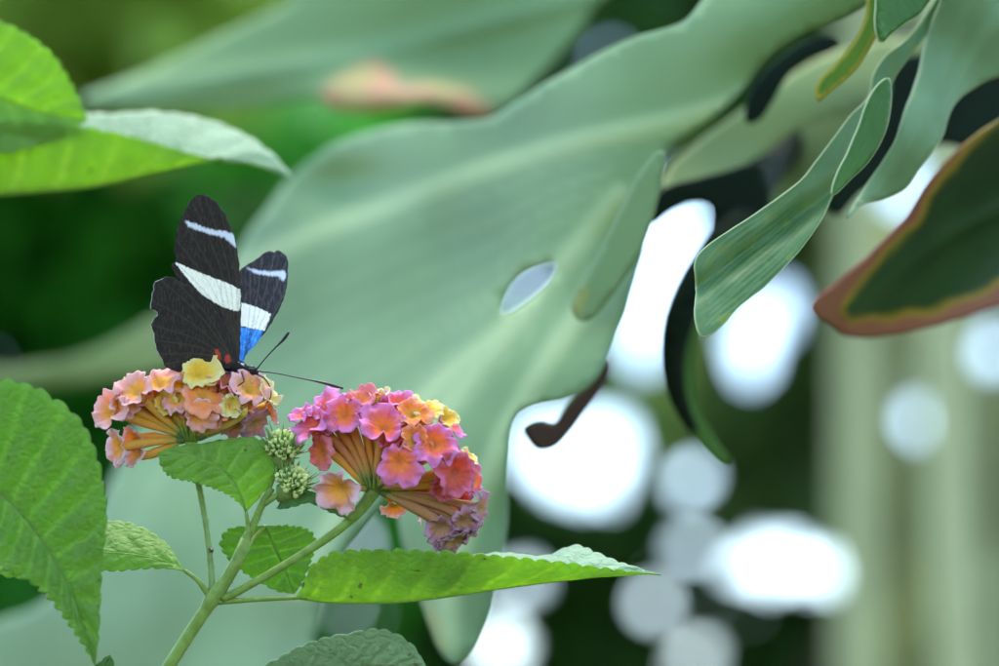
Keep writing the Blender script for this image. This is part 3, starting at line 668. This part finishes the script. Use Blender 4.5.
head('peach and yellow flower head with the butterfly on it', (191, 442, 0), [
    (198, 373, -10, (.05, .7, .65), 20, 'yellow'), (212, 374, 2, (.4, .6, .6), 12, 'yellow'), (160, 385, -8, (-.3, .7, .6), 20, 'peach'), (114, 410, -6, (-.8, .3, .5), 21, 'blush'), (138, 392, -14, (-.5, .55, .65), 20, 'blush'),
    (203, 396, -24, (.12, .5, .85), 21, 'orange'), (198, 414, -28, (.1, -.15, .95), 16, 'peach'), (178, 399, -16, (-.2, .6, .7), 15, 'peach'), (226, 385, -10, (.25, .65, .65), 18, 'salmon'), (249, 390, -10, (.5, .6, .6), 21, 'blush'),
    (264, 395, 4, (.8, .4, .3), 17, 'cream'), (254, 424, 14, (.6, -.5, .5), 18, 'mauve'), (236, 426, 20, (.3, -.6, .5), 15, 'mauve'), (121, 447, -6, (-.55, .0, .8), 19, 'lilac'), (136, 440, 6, (-.6, -.4, .5), 13, 'peach'),
    (150, 382, 22, (-.3, .8, -.2), 18, 'peach'), (182, 378, 26, (-.1, .9, -.2), 18, 'salmon'), (216, 382, 26, (.2, .9, -.2), 18, 'peach'), (240, 390, 26, (.4, .8, -.3), 18, 'cream'), (124, 402, 18, (-.7, .6, 0), 17, 'peach'), (266, 408, 22, (.8, .1, 0), 15, 'lilac'),
    (134, 382, 6, (-.5, .8, .2), 11, 'cream'), (231, 404, -22, (.3, .1, .9), 12, 'cream'), (165, 402, -10, (-.3, .3, .8), 12, 'yellow')], 3)
head('pink and magenta flower head with orange throats', (374, 492, 0), [
    (317, 425, -10, (-.7, .45, .55), 22, 'magenta'), (325, 409, 0, (-.45, .8, .4), 21, 'magenta'), (345, 414, -18, (-.25, .65, .7), 20, 'pink'), (322, 452, -6, (-.8, -.1, .5), 18, 'salmon'), (341, 488, -20, (-.4, -.3, .85), 23, 'lilac'), (441, 527, -12, (.1, -.35, .9), 15, 'mauve'), (463, 521, -10, (.5, -.2, .8), 15, 'mauve'), (453, 540, -2, (.2, -.6, .6), 17, 'mauve'),
    (384, 428, -28, (0, .55, .85), 23, 'pink'), (399, 461, -42, (.12, .12, 1), 22, 'pink'), (434, 443, -30, (.35, .35, .85), 22, 'pink'), (455, 473, -26, (.5, .1, .8), 22, 'red'), (412, 415, -18, (.2, .7, .65), 18, 'orange'),
    (428, 411, 0, (.3, .75, .55), 19, 'yellow'), (360, 402, -2, (-.1, .85, .45), 18, 'salmon'), (376, 397, 10, (.05, .95, .2), 12, 'cream'), (469, 456, 2, (.7, .6, .3), 12, 'cream'), (474, 480, -8, (.9, 0, .4), 15, 'pink'),
    (479, 509, -5, (.85, -.4, .35), 16, 'mauve'), (450, 537, -6, (.35, -.85, .3), 22, 'mauve'), (470, 531, 5, (.8, -.6, .2), 14, 'mauve'), (447, 426, 8, (.6, .7, .35), 17, 'magenta'), (396, 404, 8, (.1, .9, .35), 17, 'magenta'), (416, 441, -36, (.2, .3, .9), 13, 'orange'),
    (340, 428, 30, (-.5, .7, -.3), 19, 'pink'), (370, 412, 34, (0, .9, -.3), 19, 'pink'), (410, 422, 34, (.3, .9, -.3), 19, 'pink'), (446, 450, 30, (.7, .5, -.2), 19, 'magenta'), (462, 496, 22, (.9, -.1, 0), 18, 'magenta'), (430, 505, 26, (.5, -.7, 0), 16, 'lilac'), (394, 505, 26, (.1, -.8, .3), 13, 'lilac'), (459, 516, -2, (.7, -.4, .5), 14, 'magenta'), (440, 493, 8, (.6, .2, .6), 13, 'salmon')], 7)

def buds(center, axis, r, n, seed, label):
    rnd = random.Random(seed); G = Geo(); c = P(*center); ax = N3(*axis)
    V, F = tube_geo([c - ax * r * S * .9, c - ax * r * S * .3, c + ax * r * S * .25], [S * r * .22, S * r * .55, S * r * .3], 12); G.add(V, F, np.array((.16, .25, .05)))
    for i in range(n):
        k = (i + .5) / n; z = 1 - 1.2 * k; q = math.sqrt(max(0, 1 - z * z)); th = i * 2.39996 + rnd.uniform(-.15, .15)
        u = ax.cross(Vector((.3, .5, .8))).normalized(); v = ax.cross(u)
        d = ax * (z + .2) + (u * math.cos(th) + v * math.sin(th)) * q; d.normalize(); L = r * S * rnd.uniform(.82, 1.06) * (.88 + .16 * z)
        pp = [c + d * L * t for t in (.2, .6, .78, .88, .95, 1.0)]; w0 = rnd.uniform(.85, 1.25); lum = rnd.uniform(.7, 1.2)
        V, F = tube_geo(pp, [S * .8, S * 1.4, S * 2.2 * w0, S * 2.6 * w0, S * 2.0 * w0, S * .7], 8)
        cc = [np.array((.16, .27, .05)) * lum] * 8 + [np.array((.24, .38, .06)) * lum] * 8 + [np.array((.40, .58, .10)) * lum] * 8 + [np.array((.60, .70, .22)) * lum] * 24
        G.add(V, F, cc)
        if z < .75 and i % 3:                 # green bract under the bud, its tip free
            e = (d * .8 + ax * rnd.uniform(-.1, .7)).normalized(); f = (e + ax * .5).normalized()
            pb = [c + d * L * .3, c + d * L * .75 - ax * S * 2, c + d * L * .85 + e * L * .25, c + d * L * .9 + e * L * .3 + f * L * rnd.uniform(.15, .5)]
            V, F = tube_geo(pb, [S * 1.6, S * 2.2, S * 1.5, S * .25], 6, .5); G.add(V, F, np.array((.13, .26, .035)) * lum)
    o = obj('bud_cluster', G.v, G.f, M['bud'], lant, cols=G.c); o['label'] = label
buds((283, 452, 6), (.15, .9, .35), 23, 84, 5, 'upper round cluster of pale green buds')
buds((290, 486, 0), (.5, .75, .35), 22, 70, 8, 'lower cluster of pale green buds')
tube('stem', [(262, 506, 4), (268, 490, 6), (276, 470, 6), (282, 452, 6)], [3.2, 2.8, 3.4], M['stem'], lant, 16, 10)
tube('stem', [(264, 504, 4), (276, 496, 2), (288, 488, 0)], [3.2, 2.8, 3.2], M['stem'], lant, 12, 10)

# the neighbouring lantana shoot whose leaves come in from the left edge
lef = thing('lantana_shoot', 'leafy shoot outside the left edge whose bright toothed leaves reach into the photo', 'plant', P(-160, 4029, -60)); lef.location.z = 0
tube('stem', [(-160, 4060, -60), (-150, 2600, -60), (-140, 1500, -60), (-120, 900, -60), (-100, 600, -60), (-95, 400, 0), (-95, 200, 160), (-85, 60, 280)], [13, 10, 8, 7, 6, 5, 4], M['stem'], lef, 80, 12, .05)
def sleaf(mid, halves, mats, pet, **kw):
    o = rleaf('leaf', lef, mid, halves, mats, **kw); tube('petiole', pet, [3.4, 2.6, 2.2], M['stem'], o, 16, 10); return o
q = -120
sleaf([(-45, 462, q), (0, 492, q), (40, 537, q + 5), (70, 590, q + 8), (88, 640, q + 12), (95, 666, q + 15)],
      [[(-50, 425, q - 15), (-30, 385, q - 25), (0, 381, q - 25), (32, 387, q - 28), (55, 400, q - 28), (75, 416, q - 28), (89, 436, q - 26), (98, 462, q - 20), (105, 494, q - 14), (106, 526, q - 8), (102, 562, q), (100, 600, q + 6), (98, 640, q + 12)],
       [(-45, 510, q), (-20, 548, q), (0, 566, q), (28, 580, q), (50, 598, q + 3), (69, 622, q + 6), (86, 648, q + 10)]], [M['lant_mid']], [(-103, 560, -60), (-75, 490, -100), (-45, 462, q)], teeth=24, amp=4.6, nv=11, puff=3.0, bulge=6, rib=2, seed=3)
q = 470
sleaf([(-70, 205, q), (0, 195, q), (90, 187, q), (160, 172, q), (215, 160, q), (255, 165, q + 10), (293, 178, q + 10)],
      [[(-60, 140, q - 30), (0, 122, q - 40), (60, 124, q - 40), (120, 134, q - 30), (170, 147, q - 12), (215, 159, q), (255, 165, q + 8)],
       [(-60, 140, q + 40), (0, 112, q + 60), (60, 112, q + 70), (110, 114, q + 80), (150, 112, q + 80), (200, 118, q + 70), (245, 135, q + 50), (276, 158, q + 25)]], [L_, M['lant_pale']], [(-94, 240, 130), (-90, 222, 320), (-70, 205, q)], teeth=20, amp=3, nv=9, bulge=4)
q = 450
sleaf([(-90, 40, q), (-40, 78, q), (10, 103, q), (50, 115, q), (88, 120, q)],
      [[(-75, 15, q), (-40, 8, q - 20), (0, 22, q - 25), (30, 37, q - 25), (54, 57, q - 20), (72, 86, q - 10)], [(-70, 110, q - 10), (-30, 150, q - 20), (10, 152, q - 20), (50, 140, q - 10)]], [L_], [(-86, 70, 280), (-95, 55, 360), (-90, 40, q)], teeth=17, amp=3, nv=8, bulge=3)
q = -40
sleaf([(60, 760, q), (80, 720, q), (95, 690, q), (110, 655, q)], [[(70, 735, q), (82, 700, q), (92, 675, q), (100, 662, q)], [(85, 740, q), (105, 710, q), (115, 685, q), (114, 665, q)]], [M['lant_dark']], [(-112, 800, -60), (-30, 790, -50), (60, 760, q)], teeth=10, amp=2)

# ------------------------------------------------------------------ butterfly
bf = thing('butterfly', 'black butterfly with cream and blue wing bands feeding on the peach flower head', 'butterfly', P(236, 368, 4))
def wing(name, outline, dzf, mat, veins, white=(), blue=None, faint=(), red=(), fringe=False, sp=1.6):
    far = [(-900, -900), (-899, -900), (-899, -899)]
    def un(polys, p):
        d = np.full(len(p), -50.0)
        for q in polys: d = np.maximum(d, sdist(p, q))
        return d
    o = blade(name, outline, lambda x, y: D0 + dzf(x, y) * S, mat, bf, sp=sp, veins=veins, thick=.00008, ridge=.00006, wob=2.0 if fringe else 1.1, wf=.2)
    me = o.data; p = []
    inv = bf.location
    for v in me.vertices:
        q = v.co + inv - CAM; dd = q.dot(FW); p.append((499.5 + q.dot(RT) / dd / K, 333 - q.dot(UP) / dd / K))
    p = np.array(p)
    for k, val in (('white', un(white, p)), ('blue', un([blue], p) if blue else np.full(len(p), -50.)), ('faint', un(faint, p)), ('red', un(red, p))):
        at = me.attributes.new(k, 'FLOAT', 'POINT'); at.data.foreach_set('value', val.astype(np.float32))
    ed = np.array([a.value for a in me.attributes['edge'].data]) + np.maximum(0, p[:, 0] - 160) * .12 if fringe else np.full(len(p), 9.)
    at = me.attributes.new('fringe', 'FLOAT', 'POINT'); at.data.foreach_set('value', ed.astype(np.float32))
    return o
def fan(root, ends, bend=4):
    out = []
    for e in ends:
        m_ = ((root[0] + e[0]) / 2 + bend, (root[1] + e[1]) / 2 - bend); out.append([root, m_, e])
    return out
wing('fore_wing', [(246, 366), (243, 364), (247, 354), (256, 344), (268, 328), (278, 312), (283.5, 299), (287, 284), (288, 270), (287, 258), (283, 253), (278, 250), (273, 252), (269, 251), (262, 255), (254, 261), (246, 266), (238, 274), (233, 300), (235, 340), (238, 362)],
     lambda x, y: 5 + .40 * (366 - y) + .05 * (x - 245), M['wing_top'], fan((243, 362), [(256, 300), (250, 268), (262, 258), (275, 252), (286, 262)], 3) + [[(246, 362), (262, 332), (282, 298), (288, 268)]],
     white=[[(240, 303), (255, 307), (270, 314), (268, 321), (264, 330), (252, 328), (240, 325)]], blue=[(240, 327), (248, 328), (264, 330), (260, 340), (251, 353), (244, 363), (238, 362)],
     faint=[[(247, 268), (258, 271), (270, 272), (284, 271), (286, 274), (283, 281), (279, 276), (268, 275), (256, 273)]])
wing('fore_wing', [(239, 366), (240, 345), (241, 318), (240.5, 284), (238, 256), (234, 236), (226, 216), (217, 203), (209, 196.5), (201, 194), (193, 198), (186, 208), (180, 220), (176.5, 236), (174.5, 251), (176, 259), (172, 264), (173, 271), (180, 282), (195, 300), (212, 325), (228, 350), (234, 364)],
     lambda x, y: -1 - .13 * (366 - y) + .0005 * (x - 235) ** 2, M['wing'], fan((237, 358), [(176, 262), (177, 240), (182, 218), (192, 200), (205, 195), (220, 208), (231, 228)], 7) + [[(238, 362), (239, 318), (238, 285), (233, 240), (224, 214)], [(237, 355), (222, 330), (203, 300), (178, 268)], [(225, 325), (222, 300), (221, 282)]],
     white=[[(176, 263), (190, 269), (202, 274), (221, 281), (232, 286), (240, 290), (240, 311), (231, 309), (222, 306), (213, 301), (203, 295), (190, 281)]],
     faint=[[(186, 221), (197, 225), (211, 230), (226, 232), (234, 235), (236, 247), (231, 243), (225, 237), (211, 234), (197, 229), (188, 226)]])
wing('hind_wing', [(237, 366), (236, 352), (228, 332), (217, 312), (203, 296), (190, 286), (178, 280), (169, 277), (163, 278), (156.5, 281), (152.5, 290), (150.5, 303), (151.5, 310), (156.5, 311), (157.5, 315), (153, 320), (151.5, 324), (153, 332), (154, 342), (158, 352), (162, 360), (166, 367), (180, 372), (205, 374), (225, 370)],
     lambda x, y: -3.5 - .13 * (366 - y) - .0004 * (x - 235) ** 2 * .3, M['wing'], fan((234, 362), [(152, 300), (153, 325), (154, 340), (159, 354), (164, 364), (175, 280), (160, 279)], 4),
     red=[[(215.5, 350), (217.5, 349.5), (220, 354), (221, 359), (219, 360), (216.5, 355)], [(226, 355), (229, 356), (230, 361), (227, 363), (225.5, 360)], [(214, 362), (217, 362.5), (216.5, 365), (214, 364.5)]], fringe=True)
wing('hind_wing', [(240, 366), (236, 352), (226, 330), (212, 312), (196, 300), (185, 305), (180, 320), (182, 340), (190, 358), (205, 368), (225, 370)],
     lambda x, y: 6 + .36 * (366 - y), M['wing_top'], fan((236, 362), [(186, 310), (182, 330), (188, 352)], 3), fringe=True, sp=3.5)
# body: one continuous surface from the tip of the abdomen to the head
path = spl([(176, 374, 14), (188, 373, 12), (202, 372, 9), (216, 369, 6), (224, 367, 4), (231, 366, 3), (238, 367, 2), (243, 368, 1.5), (247, 369.5, 1), (251, 370.5, 0), (255, 372, 0), (258, 374, 0)], 46)
rad = np.interp(np.linspace(0, 1, 46), [0, .05, .2, .45, .58, .68, .76, .815, .85, .90, .95, 1], [.4, 2.2, 3.6, 4.2, 4.0, 7.0, 7.0, 5.2, 3.6, 5.0, 4.2, 1.0])
rad = rad * np.array([1 + .07 * math.sin(i * 2.4) * (i < 24) for i in range(46)])
V, F = tube_geo([P(*q) for q in path], list(rad * S), 18)
V = [v + Vector((nz(v.x * 5000, v.z * 5000, .3, 1), nz(v.x * 5000, v.z * 5000, .3, 4), nz(v.y * 5000, v.z * 5000, .3, 7))) * S * .7 for v in V]
obj('body', V, F, M['body'], bf)
def ball(c, r, sq=(1, 1, 1), nl=12, nm=16):
    V = []; F = []
    for i in range(nl + 1):
        a_ = math.pi * i / nl
        for k in range(nm):
            b_ = 2 * math.pi * k / nm
            V.append(c + RT * (r * sq[0] * math.sin(a_) * math.cos(b_)) + UP * (r * sq[1] * math.cos(a_)) + FW * (r * sq[2] * math.sin(a_) * math.sin(b_)))
    for i in range(nl):
        for k in range(nm): F.append((i * nm + k, i * nm + (k + 1) % nm, (i + 1) * nm + (k + 1) % nm, (i + 1) * nm + k))
    return V, F
for z in (-4.2, 4.2):
    V, F = ball(P(251, 369, z), 3.3 * S, (1, 1.1, .8)); obj('eye', V, F, M['eye'], bf)
ANT = [0.9, .7, .65, .65, .7, .8, 1.3, 1.7, 1.2]
tube('antenna', [(256, 370, -2), (264, 360, -8), (275, 348, -16), (283, 340, -20), (289, 332, -24)], ANT, M['black'], bf, 40, 8)
tube('antenna', [(257, 371, 2), (275, 373, 6), (300, 378, 12), (324, 383, 16), (343, 388.5, 20)], ANT, M['black'], bf, 40, 8)
tube('proboscis', [(257, 374, -1), (264, 378, -2), (270, 387, -3), (271, 396, -3), (267, 403, -3)], [.8, .7, .6, .5], M['black'], bf, 24, 8)
for pts in ([(238, 372, -5), (232, 380, -14), (226, 386, -16), (220, 392, -22)], [(242, 372, -5), (244, 381, -15), (238, 386, -18), (236, 392, -22)], [(234, 372, -4), (222, 374, -13), (214, 380, -14), (208, 390, -20)],
            [(240, 372, 8), (250, 380, 14), (256, 384, 14)], [(236, 373, 8), (228, 382, 16), (222, 386, 18)], [(244, 372, 6), (256, 378, 8), (266, 390, 6)]):
    tube('leg', pts, [1.1, .9, .7, .5], M['black'], bf, 20, 8)

# ------------------------------------------------------------------ tiny insect on the thin stalk
ins = thing('insect', 'tiny dark brown speck of an insect clinging to the thin flower stalk', 'insect', P(211, 551, -3))
sp_ = spl([(208.6, 548.6, -3.4), (210.2, 549.6, -3.8), (211.6, 551, -3.8), (212.6, 552.6, -3.4)], 12)
V, F = tube_geo([P(*q) for q in sp_], [S * x for x in (.5, 1.3, 1.5, 1.1, 1.3, 1.8, 2.1, 2.2, 2.1, 1.8, 1.2, .4)], 10)
obj('body', V, F, M['insect'], ins)
for dx, dy in ((-2.6, 1.6), (-1.6, 2.6), (2.8, -1.2), (2.4, -2.4)):
    tube('leg', [(210.8, 550.6, -3.5), (210.8 + dx * .6, 550.6 + dy * .6, -4), (210.8 + dx, 550.6 + dy, -2.6)], [.35, .25], M['insect'], ins, 8, 6)
